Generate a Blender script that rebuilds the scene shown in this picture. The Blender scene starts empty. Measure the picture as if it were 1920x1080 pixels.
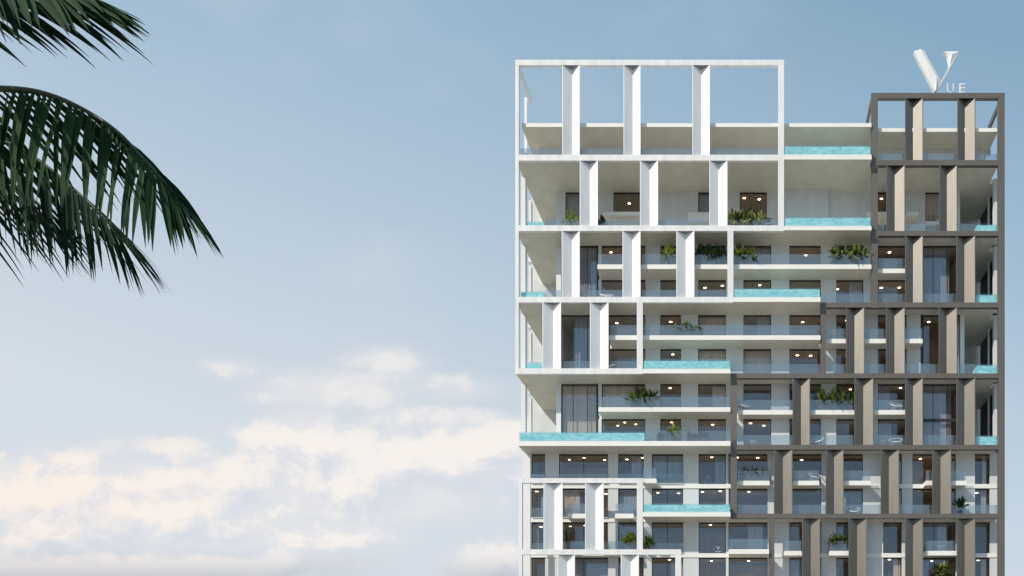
import bpy, math, random
from mathutils import Vector, Matrix, Euler
R = math.radians
sc = bpy.context.scene
COL = sc.collection
random.seed(7)

# ------------------------------------------------------------------ image coordinates
# Image pixel coordinates of the tower: 20 image pixels = 1 m on the street plane,
# 60 m from the viewer; u() and w() turn an image position on a plane set back
# by d metres into metres across (x) and metres above ground (z).
VX, VY, DIST, EYE = 1400.0, 1290.0, 60.0, 1.7
def u(px, d=0.0): return (px - VX) / 20.0 * (DIST + d) / DIST
def w(py, d=0.0): return EYE + (VY - py) / 20.0 * (DIST + d) / DIST
WD = 2.05            # set-back of the window wall

# ------------------------------------------------------------------ materials
def new_mat(name):
    m = bpy.data.materials.new(name); m.use_nodes = True
    m.node_tree.nodes.clear()
    return m, m.node_tree.nodes, m.node_tree.links
def paint(name, col, rough=0.6, metal=0.0, var=0.06, scale=1.5, stretch=(1, 1, .15), bump=0.0, spec=.4, groove=0.0, grain=0.03):
    m, N, L = new_mat(name)
    out = N.new('ShaderNodeOutputMaterial'); b = N.new('ShaderNodeBsdfPrincipled')
    L.new(b.outputs[0], out.inputs[0])
    b.inputs['Roughness'].default_value = rough; b.inputs['Metallic'].default_value = metal
    b.inputs['Specular IOR Level'].default_value = spec
    tc = N.new('ShaderNodeTexCoord'); mp = N.new('ShaderNodeMapping'); mp.inputs['Scale'].default_value = stretch
    L.new(tc.outputs['Object'], mp.inputs[0])
    n = N.new('ShaderNodeTexNoise'); n.inputs['Scale'].default_value = scale; n.inputs['Detail'].default_value = 6
    L.new(mp.outputs[0], n.inputs['Vector'])
    n2 = N.new('ShaderNodeTexNoise'); n2.inputs['Scale'].default_value = 22; n2.inputs['Detail'].default_value = 3
    L.new(tc.outputs['Object'], n2.inputs['Vector'])
    mr = N.new('ShaderNodeMapRange'); mr.inputs['From Min'].default_value = .3; mr.inputs['From Max'].default_value = .7
    mr.inputs['To Min'].default_value = 1 - var; mr.inputs['To Max'].default_value = 1 + var
    L.new(n.outputs['Fac'], mr.inputs[0])
    mr2 = N.new('ShaderNodeMapRange'); mr2.inputs['From Min'].default_value = .3; mr2.inputs['From Max'].default_value = .7
    mr2.inputs['To Min'].default_value = 1 - grain; mr2.inputs['To Max'].default_value = 1 + grain
    L.new(n2.outputs['Fac'], mr2.inputs[0])
    mm = N.new('ShaderNodeMath'); mm.operation = 'MULTIPLY'
    L.new(mr.outputs[0], mm.inputs[0]); L.new(mr2.outputs[0], mm.inputs[1])
    vm = N.new('ShaderNodeVectorMath'); vm.operation = 'SCALE'; vm.inputs[0].default_value = col
    L.new(mm.outputs[0], vm.inputs['Scale'])
    L.new(vm.outputs[0], b.inputs['Base Color'])
    if bump or groove:
        bp = N.new('ShaderNodeBump'); bp.inputs['Strength'].default_value = bump or groove
        bp.inputs['Distance'].default_value = .02
        if groove:
            wv = N.new('ShaderNodeTexWave'); wv.inputs['Scale'].default_value = 3.3; wv.bands_direction = 'X'
            wv.wave_profile = 'SAW'
            L.new(tc.outputs['Object'], wv.inputs['Vector']); L.new(wv.outputs['Fac'], bp.inputs['Height'])
        else:
            L.new(n2.outputs['Fac'], bp.inputs['Height'])
        L.new(bp.outputs[0], b.inputs['Normal'])
    return m
def glass(name, tint, gloss, gl_col, rough=0.02, haze=0.0, haze_col=(1, 1, 1)):
    m, N, L = new_mat(name)
    out = N.new('ShaderNodeOutputMaterial')
    tr = N.new('ShaderNodeBsdfTransparent'); tr.inputs[0].default_value = (*tint, 1)
    gl = N.new('ShaderNodeBsdfGlossy'); gl.inputs[0].default_value = (*gl_col, 1); gl.inputs['Roughness'].default_value = rough
    mx = N.new('ShaderNodeMixShader')
    fr = N.new('ShaderNodeLayerWeight'); fr.inputs[0].default_value = .5
    pw = N.new('ShaderNodeMath'); pw.operation = 'POWER'; pw.inputs[1].default_value = 4.5; L.new(fr.outputs['Facing'], pw.inputs[0])
    ad = N.new('ShaderNodeMath'); ad.operation = 'MULTIPLY_ADD'; ad.inputs[1].default_value = .85; ad.inputs[2].default_value = gloss; ad.use_clamp = True
    L.new(pw.outputs[0], ad.inputs[0]); L.new(ad.outputs[0], mx.inputs[0])
    if haze > 0:
        df = N.new('ShaderNodeBsdfDiffuse'); df.inputs[0].default_value = (*haze_col, 1)
        m2 = N.new('ShaderNodeMixShader'); m2.inputs[0].default_value = haze
        L.new(tr.outputs[0], m2.inputs[1]); L.new(df.outputs[0], m2.inputs[2]); L.new(m2.outputs[0], mx.inputs[1])
    else:
        L.new(tr.outputs[0], mx.inputs[1])
    L.new(gl.outputs[0], mx.inputs[2])
    # faint waviness of the panes
    tc = N.new('ShaderNodeTexCoord'); n = N.new('ShaderNodeTexNoise'); n.inputs['Scale'].default_value = .7
    bp = N.new('ShaderNodeBump'); bp.inputs['Strength'].default_value = .25; bp.inputs['Distance'].default_value = .03
    L.new(tc.outputs['Object'], n.inputs['Vector']); L.new(n.outputs['Fac'], bp.inputs['Height']); L.new(bp.outputs[0], gl.inputs['Normal'])
    L.new(mx.outputs[0], out.inputs[0])
    return m
def water_mat(name, c1, c2, scale=1.6):
    m, N, L = new_mat(name)
    out = N.new('ShaderNodeOutputMaterial'); b = N.new('ShaderNodeBsdfPrincipled'); L.new(b.outputs[0], out.inputs[0])
    tc = N.new('ShaderNodeTexCoord')
    mp = N.new('ShaderNodeMapping'); mp.inputs['Scale'].default_value = (.55, 1, 1.5); ge = N.new('ShaderNodeNewGeometry'); L.new(ge.outputs['Position'], mp.inputs[0])
    n = N.new('ShaderNodeTexNoise'); n.inputs['Scale'].default_value = scale; n.inputs['Detail'].default_value = 5; n.inputs['Distortion'].default_value = 1.6
    L.new(mp.outputs[0], n.inputs['Vector'])
    cr = N.new('ShaderNodeValToRGB'); e = cr.color_ramp.elements
    e[0].position = .35; e[0].color = (*c1, 1); e[1].position = .68; e[1].color = (*c2, 1)
    L.new(n.outputs['Fac'], cr.inputs[0]); L.new(cr.outputs[0], b.inputs['Base Color'])
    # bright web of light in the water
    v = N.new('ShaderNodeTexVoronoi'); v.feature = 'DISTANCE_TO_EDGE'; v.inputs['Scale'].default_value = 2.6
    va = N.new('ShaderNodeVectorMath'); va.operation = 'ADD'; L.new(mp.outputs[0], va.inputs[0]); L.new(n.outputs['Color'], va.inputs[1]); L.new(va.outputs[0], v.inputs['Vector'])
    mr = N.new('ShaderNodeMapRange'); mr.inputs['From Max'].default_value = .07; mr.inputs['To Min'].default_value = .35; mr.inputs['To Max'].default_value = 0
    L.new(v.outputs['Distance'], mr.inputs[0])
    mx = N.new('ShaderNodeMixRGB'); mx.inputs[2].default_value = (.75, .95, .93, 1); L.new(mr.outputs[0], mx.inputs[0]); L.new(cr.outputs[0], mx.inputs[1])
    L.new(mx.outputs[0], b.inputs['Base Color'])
    b.inputs['Roughness'].default_value = .15; b.inputs['Specular IOR Level'].default_value = .5
    bp = N.new('ShaderNodeBump'); bp.inputs['Strength'].default_value = .2; L.new(n.outputs['Fac'], bp.inputs['Height']); L.new(bp.outputs[0], b.inputs['Normal'])
    return m
def emit(name, col, st):
    m, N, L = new_mat(name)
    out = N.new('ShaderNodeOutputMaterial'); e = N.new('ShaderNodeEmission')
    e.inputs[0].default_value = (*col, 1); e.inputs[1].default_value = st; L.new(e.outputs[0], out.inputs[0])
    return m
def leaf_mat(name, c1, c2, transl=.25, rough=.45, scale=3.0):
    m, N, L = new_mat(name)
    out = N.new('ShaderNodeOutputMaterial'); b = N.new('ShaderNodeBsdfPrincipled')
    b.inputs['Roughness'].default_value = rough; b.inputs['Specular IOR Level'].default_value = .15
    t = N.new('ShaderNodeBsdfTranslucent'); mx = N.new('ShaderNodeMixShader'); mx.inputs[0].default_value = transl
    tc = N.new('ShaderNodeTexCoord'); n = N.new('ShaderNodeTexNoise'); n.inputs['Scale'].default_value = scale; n.inputs['Detail'].default_value = 4
    L.new(tc.outputs['Object'], n.inputs['Vector'])
    cr = N.new('ShaderNodeValToRGB'); e = cr.color_ramp.elements
    e[0].position = .35; e[0].color = (*c1, 1); e[1].position = .65; e[1].color = (*c2, 1)
    L.new(n.outputs['Fac'], cr.inputs[0]); L.new(cr.outputs[0], b.inputs['Base Color']); L.new(cr.outputs[0], t.inputs[0])
    L.new(b.outputs[0], mx.inputs[1]); L.new(t.outputs[0], mx.inputs[2]); L.new(mx.outputs[0], out.inputs[0])
    return m

M = {}
M['white'] = paint('white_render', (.74, .73, .715), .55, var=.09)
M['fin'] = paint('white_fin_metal', (.79, .78, .765), .42, metal=.0, var=.06, spec=.6, groove=.12)
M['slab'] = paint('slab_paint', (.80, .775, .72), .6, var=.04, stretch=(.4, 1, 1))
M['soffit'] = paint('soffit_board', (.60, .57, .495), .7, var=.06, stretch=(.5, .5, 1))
M['wall'] = paint('wall_render', (.60, .615, .61), .7, var=.05)
M['bronze'] = paint('bronze_frame', (.14, .126, .112), .6, metal=.3, var=.06)
M['bronze_fin'] = paint('bronze_fin', (.165, .15, .128), .5, metal=.4, var=.10, groove=.15, spec=.4)
M['black'] = paint('black_metal', (.02, .02, .022), .5)
M['dark'] = paint('dark_panel', (.035, .036, .045), .45, var=.1)
M['deck'] = paint('deck_tiles', (.42, .39, .35), .7, bump=.1)
M['rail'] = glass('railing_glass', (.82, .86, .89), .13, (.95, .90, .84), haze=.06, haze_col=(.62, .68, .72))
M['pane'] = glass('window_glass', (.95, .94, .93), .10, (.9, .95, 1.0))
M['acrylic'] = glass('pool_acrylic', (.90, .97, .97), .11, (.9, 1, 1))
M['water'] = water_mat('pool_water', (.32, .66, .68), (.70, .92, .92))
M['lamp'] = emit('downlight_glow', (1.0, .82, .60), 12.0)
ROOM = [paint('room_oak', (.55, .35, .20), .6, var=.1), paint('room_grey', (.50, .44, .40), .7), paint('room_olive', (.48, .38, .22), .7),
        paint('room_tan', (.70, .50, .34), .6, var=.08), paint('room_umber', (.54, .37, .27), .6, var=.12)]
M['room_wall'] = paint('room_plaster', (.65, .56, .48), .8)
CURT = [paint('curtain_grey', (.36, .35, .40), .8, var=.12, scale=6, stretch=(1, 1, .02)),
        paint('curtain_sand', (.55, .48, .42), .8, var=.12, scale=6, stretch=(1, 1, .02)),
        paint('curtain_blue', (.28, .31, .38), .8, var=.10, scale=6, stretch=(1, 1, .02))]
M['trough'] = paint('planter_slate', (.06, .075, .10), .6, var=.15)
M['soil'] = paint('soil', (.05, .035, .025), .9)
M['leafA'] = leaf_mat('leaf_bright', (.09, .15, .02), (.30, .34, .06), .2)
M['leafB'] = leaf_mat('leaf_dark', (.012, .030, .012), (.05, .09, .025), .1)
M['leafC'] = leaf_mat('leaf_pale', (.20, .25, .08), (.50, .50, .20), .2)
M['palm'] = leaf_mat('palm_leaflet', (.006, .021, .013), (.020, .058, .018), .10, .85, 1.2)
M['rachis'] = paint('palm_rachis', (.05, .06, .025), .5)
M['bark'] = paint('palm_bark', (.16, .12, .085), .9, var=.3, scale=3, stretch=(1, 1, 5), bump=.6)
M['sign'] = paint('sign_enamel', (.74, .74, .73), .4, var=.02)
M['cane'] = paint('white_cane', (.8, .8, .78), .4)
M['cushion'] = paint('cushion_grey', (.22, .24, .30), .9)
M['skin'] = paint('skin', (.50, .31, .22), .55, var=.03)
M['hair_d'] = paint('hair_dark', (.03, .025, .025), .5)
M['hair_l'] = paint('hair_fair', (.55, .42, .27), .5)
M['top_lilac'] = paint('lilac_knit', (.42, .38, .45), .9)
M['top_mauve'] = paint('mauve_top', (.34, .24, .28), .9)
M['denim'] = paint('blue_cloth', (.07, .10, .22), .85)
M['grey_cloth'] = paint('grey_cloth', (.16, .16, .20), .85)
M['paving'] = paint('pale_paving', (.29, .27, .24), .8, var=.12, scale=.05, stretch=(1, 1, 1))

# ------------------------------------------------------------------ mesh builder
class MB:
    def __init__(s): s.v = []; s.f = []; s.m = []; s.mats = []; s.smooth = False
    def mi(s, mat):
        mat = M[mat] if isinstance(mat, str) else mat
        if mat not in s.mats: s.mats.append(mat)
        return s.mats.index(mat)
    def add(s, vs, fs, mat):
        o = len(s.v); k = s.mi(mat); s.v += [tuple(p) for p in vs]
        for f in fs: s.f.append([i + o for i in f]); s.m.append(k)
        return s
    def box(s, x0, x1, y0, y1, z0, z1, mat, under=None):
        x0, x1 = sorted((x0, x1)); y0, y1 = sorted((y0, y1)); z0, z1 = sorted((z0, z1))
        vs = [(x, y, z) for x in (x0, x1) for y in (y0, y1) for z in (z0, z1)]
        s.add(vs, [(0, 1, 3, 2), (4, 6, 7, 5), (0, 4, 5, 1), (2, 3, 7, 6), (0, 2, 6, 4), (1, 5, 7, 3)], mat)
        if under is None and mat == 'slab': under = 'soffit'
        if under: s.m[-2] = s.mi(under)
        return s
    def prism(s, poly, y0, y1, mat):      # poly in x,z ; extruded in y
        n = len(poly)
        vs = [(x, y0, z) for x, z in poly] + [(x, y1, z) for x, z in poly]
        fs = [tuple(range(n)), tuple(range(2 * n - 1, n - 1, -1))] + [(i, (i + 1) % n, n + (i + 1) % n, n + i) for i in range(n)]
        return s.add(vs, fs, mat)
    def tube(s, pts, r, mat, n=8, closed=False):
        pts = [Vector(p) for p in pts]; N = len(pts)
        rs = r if isinstance(r, (list, tuple)) else [r] * N
        vs = []
        for i, p in enumerate(pts):
            a = pts[(i - 1) % N] if (closed or i > 0) else p; b = pts[(i + 1) % N] if (closed or i < N - 1) else p
            t = (b - a).normalized(); q = t.cross(Vector((0, 0, 1)))
            if q.length < .1: q = t.cross(Vector((0, 1, 0)))
            q.normalize(); k = t.cross(q)
            for j in range(n):
                an = 2 * math.pi * j / n; vs.append(p + (q * math.cos(an) + k * math.sin(an)) * rs[i])
        fs = []
        for i in range(N if closed else N - 1):
            for j in range(n):
                a = i * n + j; b = i * n + (j + 1) % n; c = ((i + 1) % N) * n + (j + 1) % n; d = ((i + 1) % N) * n + j
                fs.append((a, b, c, d))
        if not closed: fs += [tuple(range(n - 1, -1, -1)), tuple((N - 1) * n + j for j in range(n))]
        return s.add(vs, fs, mat)
    def ball(s, c, r, mat, n=12, h=8):
        if not isinstance(r, (list, tuple)): r = (r, r, r)
        vs = [(c[0], c[1], c[2] + r[2])]
        for i in range(1, h):
            t = math.pi * i / h
            for j in range(n):
                a = 2 * math.pi * j / n
                vs.append((c[0] + r[0] * math.sin(t) * math.cos(a), c[1] + r[1] * math.sin(t) * math.sin(a), c[2] + r[2] * math.cos(t)))
        vs.append((c[0], c[1], c[2] - r[2])); fs = []
        for j in range(n): fs.append((0, 1 + j, 1 + (j + 1) % n))
        for i in range(h - 2):
            for j in range(n):
                fs.append((1 + i * n + j, 1 + (i + 1) * n + j, 1 + (i + 1) * n + (j + 1) % n, 1 + i * n + (j + 1) % n))
        L_ = len(vs) - 1
        for j in range(n): fs.append((L_, 1 + (h - 2) * n + (j + 1) % n, 1 + (h - 2) * n + j))
        return s.add(vs, fs, mat)

POS = {}                              # object name -> origin in its tree's own coordinates
def build(name, mb, parent=None, smooth=False, origin=None):
    me = bpy.data.meshes.new(name)
    if origin is None:
        xs, ys, zs = zip(*mb.v)
        origin = Vector(((min(xs) + max(xs)) / 2, (min(ys) + max(ys)) / 2, min(zs)))
    origin = Vector(origin)
    me.from_pydata([tuple(Vector(p) - origin) for p in mb.v], [], mb.f)
    for m in mb.mats: me.materials.append(m)
    me.polygons.foreach_set('material_index', mb.m)
    if smooth: me.polygons.foreach_set('use_smooth', [True] * len(me.polygons))
    me.validate(); me.update()
    o = bpy.data.objects.new(name, me); COL.objects.link(o)
    base = POS[parent.name] if parent else Vector((0, 0, 0))
    o.location = origin - base; POS[o.name] = origin
    if parent: o.parent = parent
    return o
def thing(name, label, cat, loc=(0, 0, 0), rz=0.0, group=None, local=False):
    o = bpy.data.objects.new(name, None); COL.objects.link(o); o.empty_display_size = .3
    o.location = loc; o.rotation_euler = (0, 0, rz)
    o['label'] = label; o['category'] = cat
    if group: o['group'] = group
    POS[o.name] = Vector((0, 0, 0)) if local else Vector(loc)
    return o
def tag(o, label, cat, group=None):
    o['label'] = label; o['category'] = cat
    if group: o['group'] = group

# ------------------------------------------------------------------ ground
g = MB(); g.add([(-4000, -4000, 0), (4000, -4000, 0), (4000, 4000, 0), (-4000, 4000, 0)], [(0, 1, 2, 3)], 'paving')
go = build('ground', g, origin=(0, 0, 0)); go['kind'] = 'structure'

# ------------------------------------------------------------------ tower
tower = thing('apartment_tower', 'tall apartment tower of white and bronze portal frames, folded fins and turquoise balcony pools', 'building', (0, 8, 0))
def box_part(name, x0, x1, y0, y1, z0, z1, mat, parent=None):
    return build(name, MB().box(x0, x1, y0, y1, z0, z1, mat), parent or tower)

# levels (image pixel heights on the street plane): top and bottom of each slab
LV = {'R': (223, 230), 'S1': (290, 299), 'S2': (424, 431.5), 'M3': (490, 498), 'S3': (557.5, 566), 'M4': (624, 632), 'S4': (692, 700),
      'M5': (760, 768), 'S5': (827.5, 836), 'M6': (895, 903), 'S6': (960.5, 968.5), 'M7': (1029, 1037), 'S7': (1094, 1103),
      'M8': (1162, 1170), 'S8': (1228, 1237)}
def top(l): return w(LV[l][0])
def bot(l): return w(LV[l][1])
FD = .6              # bronze frames sit this much behind the white ones
BD = .26             # beam depth
def post(px0, px1, py0, py1, d, mat, dep=BD):
    z1 = w(py0); z0 = w(py1) if py1 < 1300 else 0.0
    return box_part('post', u(px0, d), u(px1, d), d, d + dep, z0, z1, mat)
def beam(px0, px1, py0, py1, d, mat, dep=BD):
    return box_part('beam', u(px0, d), u(px1, d), d, d + dep, w(py0), w(py1), mat)
P = .003
# --- white portal frames
post(966, 972.5, 112, 701, 0, 'white')
post(1459, 1470, 122, 433, 0, 'white'); post(1364, 1375, 433, 567, 0, 'white'); post(1194, 1205, 567, 701, 0, 'white')
beam(972.5, 1470, 112, 122, 0, 'white')
for a, b, x1 in ((290, 301, 1459), (422.5, 433, 1459), (556.5, 567, 1364), (690.5, 701, 1194)):
    beam(972.5, x1, a, b, 0, 'white')
post(972.5, 979, 896, 1400, 0, 'white'); beam(979, 1194, 896.5, 905.5, 0, 'white'); post(1194, 1205, 896.5, 1030, 0, 'white')
beam(979, 1277, 1030, 1040, 0, 'white'); post(1266, 1277, 1040, 1400, 0, 'white')
# side return of the roof frame
s_ = MB().box(u(966.5), u(966.5) + .22, BD, 3.9, w(121), w(112.5), 'white'); build('side_beam', s_, tower)
post(983, 988, 114, 224, 3.7, 'white', .24)
# --- bronze portal frames (FD behind); image pixel heights carried over to the street plane
def zf(py): return VY - (VY - py) * (DIST + FD) / DIST
def dpost(a, b, p0, p1): return post(a, b, zf(p0), zf(p1) if p1 < 1300 else 1400, FD, 'bronze', .3)
def dbeam(a, b, p0, p1): return beam(a, b, zf(p0), zf(p1), FD, 'bronze', .3)
dpost(1634, 1646, 174, 577); dpost(1872, 1884, 174, 1400); dpost(1539, 1549, 567, 709); dpost(1370, 1382, 700, 972); dpost(1442, 1452, 972, 1400)
dbeam(1646, 1872, 174, 184)
for a, p0, p1 in ((1646, 300, 310), (1646, 433, 442), (1646, 567, 576.5), (1549, 700, 709), (1382, 834, 843), (1382, 963, 972)):
    dbeam(a, 1872, p0, p1)
dbeam(1549, 1634, 567, 576.5); dbeam(1382, 1539, 700, 709)
s_ = MB().box(u(1883, FD) - .22, u(1883, FD), FD + .3, 4.2, w(zf(184)), w(zf(174)), 'bronze'); build('side_beam', s_, tower)
s_ = MB().box(u(1634.5, FD), u(1634.5, FD) + .22, FD + .3, 4.2, w(zf(184)), w(zf(174)), 'bronze'); build('side_beam', s_, tower)
s_ = MB().box(u(1883, FD) - .22, u(1883, FD), 4.0, 4.22, top('R'), w(zf(184)), 'bronze'); build('post', s_, tower)
s_ = MB().box(u(1634.5, FD), u(1634.5, FD) + .22, 4.0, 4.22, top('R'), w(zf(184)), 'bronze'); build('post', s_, tower)

# --- folded fins: a V in plan, open to the street
def fin(px0, px1, z0, z1, d, mat, shade_mat):
    x0, x1 = u(px0, d), u(px1, d); xm = (x0 + x1) / 2; t = .045; dp = .46; y0 = d + .012
    m = MB()
    a = [(x0, y0), (x0 + t * 1.5, y0), (xm, y0 + dp - t * 1.3), (x1 - t * 1.5, y0), (x1, y0), (xm, y0 + dp)]
    vs = [(x, y, z0) for x, y in a] + [(x, y, z1) for x, y in a]
    fs = [(i, (i + 1) % 6, 6 + (i + 1) % 6, 6 + i) for i in range(6)] + [(0, 5, 2, 1), (2, 5, 4, 3), (6, 7, 8, 11), (8, 9, 10, 11)]
    m.add(vs, fs, mat)
    m.add([(x0 + .08, y0 + .01, z1 - .02), (xm, y0 + dp - .06, z1 - .02), (x1 - .08, y0 + .01, z1 - .02)], [(0, 1, 2)], shade_mat)  # dark sheet standing in for the shaded beam underside inside the fold
    return build('fin', m, tower)
WF = [((122, 290), [(1054, 1087), (1169, 1201), (1298, 1331)]), ((301, 422.5), [(1087, 1121), (1200, 1234), (1330, 1364)]),
      ((433, 556.5), [(1053, 1087), (1167, 1201), (1268, 1302)]), ((567, 690.5), [(1017, 1052), (1106, 1141)]),
      ((905.5, 1030), [(1019, 1055), (1097, 1132)]), ((1040, 1168), [(1045, 1078), (1164, 1198)])]
for (a, b), L_ in WF:
    for x0, x1 in L_: fin(x0, x1, w(b) + .002, w(a) - .002, 0, 'fin', 'cushion')
DF = [((184, 300), [(1697, 1731), (1795, 1829)]), ((310, 433), [(1662, 1697), (1761, 1795)]), ((442, 567), [(1697, 1731), (1793, 1829)]),
      ((576.5, 700), [(1586, 1621), (1661, 1697), (1760, 1795)]), ((709, 834), [(1486, 1519), (1602, 1638), (1697, 1731), (1793, 1829)]),
      ((843, 963), [(1451, 1486), (1548, 1582), (1651, 1686), (1748, 1784)]), ((972, 1104), [(1504, 1538), (1591, 1626), (1697, 1731), (1794, 1829)])]
for (a, b), L_ in DF:
    for x0, x1 in L_: fin(x0, x1, w(zf(b)) + .002, w(zf(a)) - .002, FD, 'bronze_fin', 'black')

# --- slabs
XL, XR = u(966.6), u(1872, FD)
SW = {'S1': (1470, 1634.2), 'S2': (1470, 1634.2), 'S3': (1375, 1538.5), 'S4': (1205, 1369.5), 'S5': (972, 1369.5), 'S6': (1205, 1369.5)}
for l in ('S1', 'S2', 'S3', 'S4', 'S5', 'S6', 'S7', 'S8'):
    m = MB(); z0, z1 = bot(l), top(l)
    a, b = SW.get(l, (1205, 1205.5))
    if l in ('S7', 'S8'): a = b = 1277
    xa, xb = u(a), u(b)
    if l == 'S5': pass
    elif l in ('S6', 'S7', 'S8'): m.box(u(979.5, WD), xa, WD - .06, 9, z0, z1, 'slab')
    elif xa > XL + .1: m.box(XL, xa, BD + P, 9, z0, z1, 'slab')
    if xb > xa: m.box(xa, xb, .0 if l != 'S1' else .0, 9, z0, z1, 'slab')
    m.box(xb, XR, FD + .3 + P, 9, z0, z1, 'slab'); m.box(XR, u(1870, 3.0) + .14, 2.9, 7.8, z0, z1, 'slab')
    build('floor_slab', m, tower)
# roof slab with bright edge
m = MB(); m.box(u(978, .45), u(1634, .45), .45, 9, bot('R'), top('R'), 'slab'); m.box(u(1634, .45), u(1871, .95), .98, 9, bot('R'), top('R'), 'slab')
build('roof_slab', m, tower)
# intermediate slabs: inside run + projecting balconies
def inner(l, a, b, y=WD - .03):
    return box_part('storey_slab', u(a, WD), u(b, WD), y, 8.0, bot(l), top(l), 'slab')
inner('M3', 1124, 1722); inner('M4', 1144, 1722); inner('M5', 1124, 1722)
for l in ('M6', 'M7', 'M8'): inner(l, 981, 1871, WD - .06)
box_part('storey_slab', u(1047, 3.9), u(1800, 3.9), 3.95, 8, w(357), w(364), 'slab')
def balcony(l, px0, px1, d, mat='slab'):
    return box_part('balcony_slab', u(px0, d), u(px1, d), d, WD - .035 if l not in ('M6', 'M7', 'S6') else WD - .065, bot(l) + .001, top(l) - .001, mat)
BAL = [('M3', 1120, 1634, .48), ('M3', 1646, 1716, 1.08), ('M4', 1141, 1538.5, .48), ('M4', 1549, 1730, 1.08),
       ('M5', 1122, 1369.5, .48), ('M5', 1384, 1716, 1.08),
       ('M6', 1205, 1231, .45), ('M6', 1382, 1443, 1.09), ('M6', 1487, 1536, 1.09), ('M6', 1576, 1633, 1.09), ('M6', 1735, 1812, 1.09),
       ('S6', 1064, 1098, .62), ('S6', 1153, 1188, .62), ('M7', 1366, 1442, .35), ('M7', 1470, 1503.5, 1.09), ('M7', 1555, 1595, 1.09), ('M7', 1735, 1800, 1.09)]
for b in BAL: balcony(*b)

# --- railings
def rail(level, px0, px1, d, h=1.02, y=None):
    z = top(level) if y is None else y
    m = MB().box(u(px0, d), u(px1, d), d, d + .024, z + .02, z + h, 'rail')
    o = build('glass_railing', m, tower)
    c = MB().box(u(px0, d), u(px1, d), d - .012, d + .036, z + .001, z + .045, 'white')
    build('base_channel', c, o)
    return o
for a in [('S1', 976, 1459, .5), ('S1', 1647, 1871, 1.1), ('S2', 1022, 1459, .5), ('S2', 1647, 1830, 1.1),
          ('S3', 1022, 1364, .5), ('S3', 1540, 1634, 1.1), ('S3', 1647, 1830, 1.1), ('S4', 1022, 1194, .5), ('S4', 1371, 1539, 1.1), ('S4', 1550, 1830, 1.1),
          ('S5', 1210, 1369, .06), ('S5', 1383, 1830, 1.1), ('M7', 1055, 1193, 1.34), ('S6', 1383, 1441, 1.1), ('S6', 1453, 1871, 1.1)]: rail(*a)
for l, a, b, d in BAL: rail(l, a + 1, b - 1, d + .04)
# Juliet railings at the lower window wall
for l in ('M6', 'S6', 'M7'):
    for a, b in ((997, 1022), (1048, 1140), (1159, 1207), (1222, 1281)): rail(l, a, b, WD - .14, h=.95)
for a, b in ((997, 1022), (1048, 1140), (1159, 1207), (1222, 1281), (1310, 1361)): rail('S5', a, b, WD - .14, h=.95, y=top('M6') )if False else None

# --- pools on the slab edges
def pool(level, px0, px1, d, h=.92, dep=1.5):
    z = top(level) + .003
    x0, x1 = u(px0, d), u(px1, d)
    m = MB().box(x0, x1, d + .07, d + dep, z, z + .10, 'slab').box(x0, x1, d + dep - .12, d + dep, z + .10, z + h - .02, 'slab')
    o = build('pool', m, tower)
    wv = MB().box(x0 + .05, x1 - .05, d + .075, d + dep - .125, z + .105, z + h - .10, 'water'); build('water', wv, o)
    gl = MB().box(x0, x1, d + .02, d + .055, z, z + h, 'acrylic'); build('glass_front', gl, o)
    return o
pool('S1', 1471, 1633, .0); pool('S2', 1471, 1633, .0); pool('S3', 1376, 1538, .0, .9); pool('S4', 1206, 1369, .0, .9)
pool('S5', 973, 1209, .0, .92); pool('S6', 1206, 1369, .0, .82)
pool('S2', 985, 1021, .5, .85, 4); pool('S3', 976, 1021, .4, .85, 4); pool('S4', 984, 1021, .4, .9, 4)
for l in ('S2', 'S3', 'S4', 'S5'): pool(l, 1831, 1871, 1.0, .95, 3.5)

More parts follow.
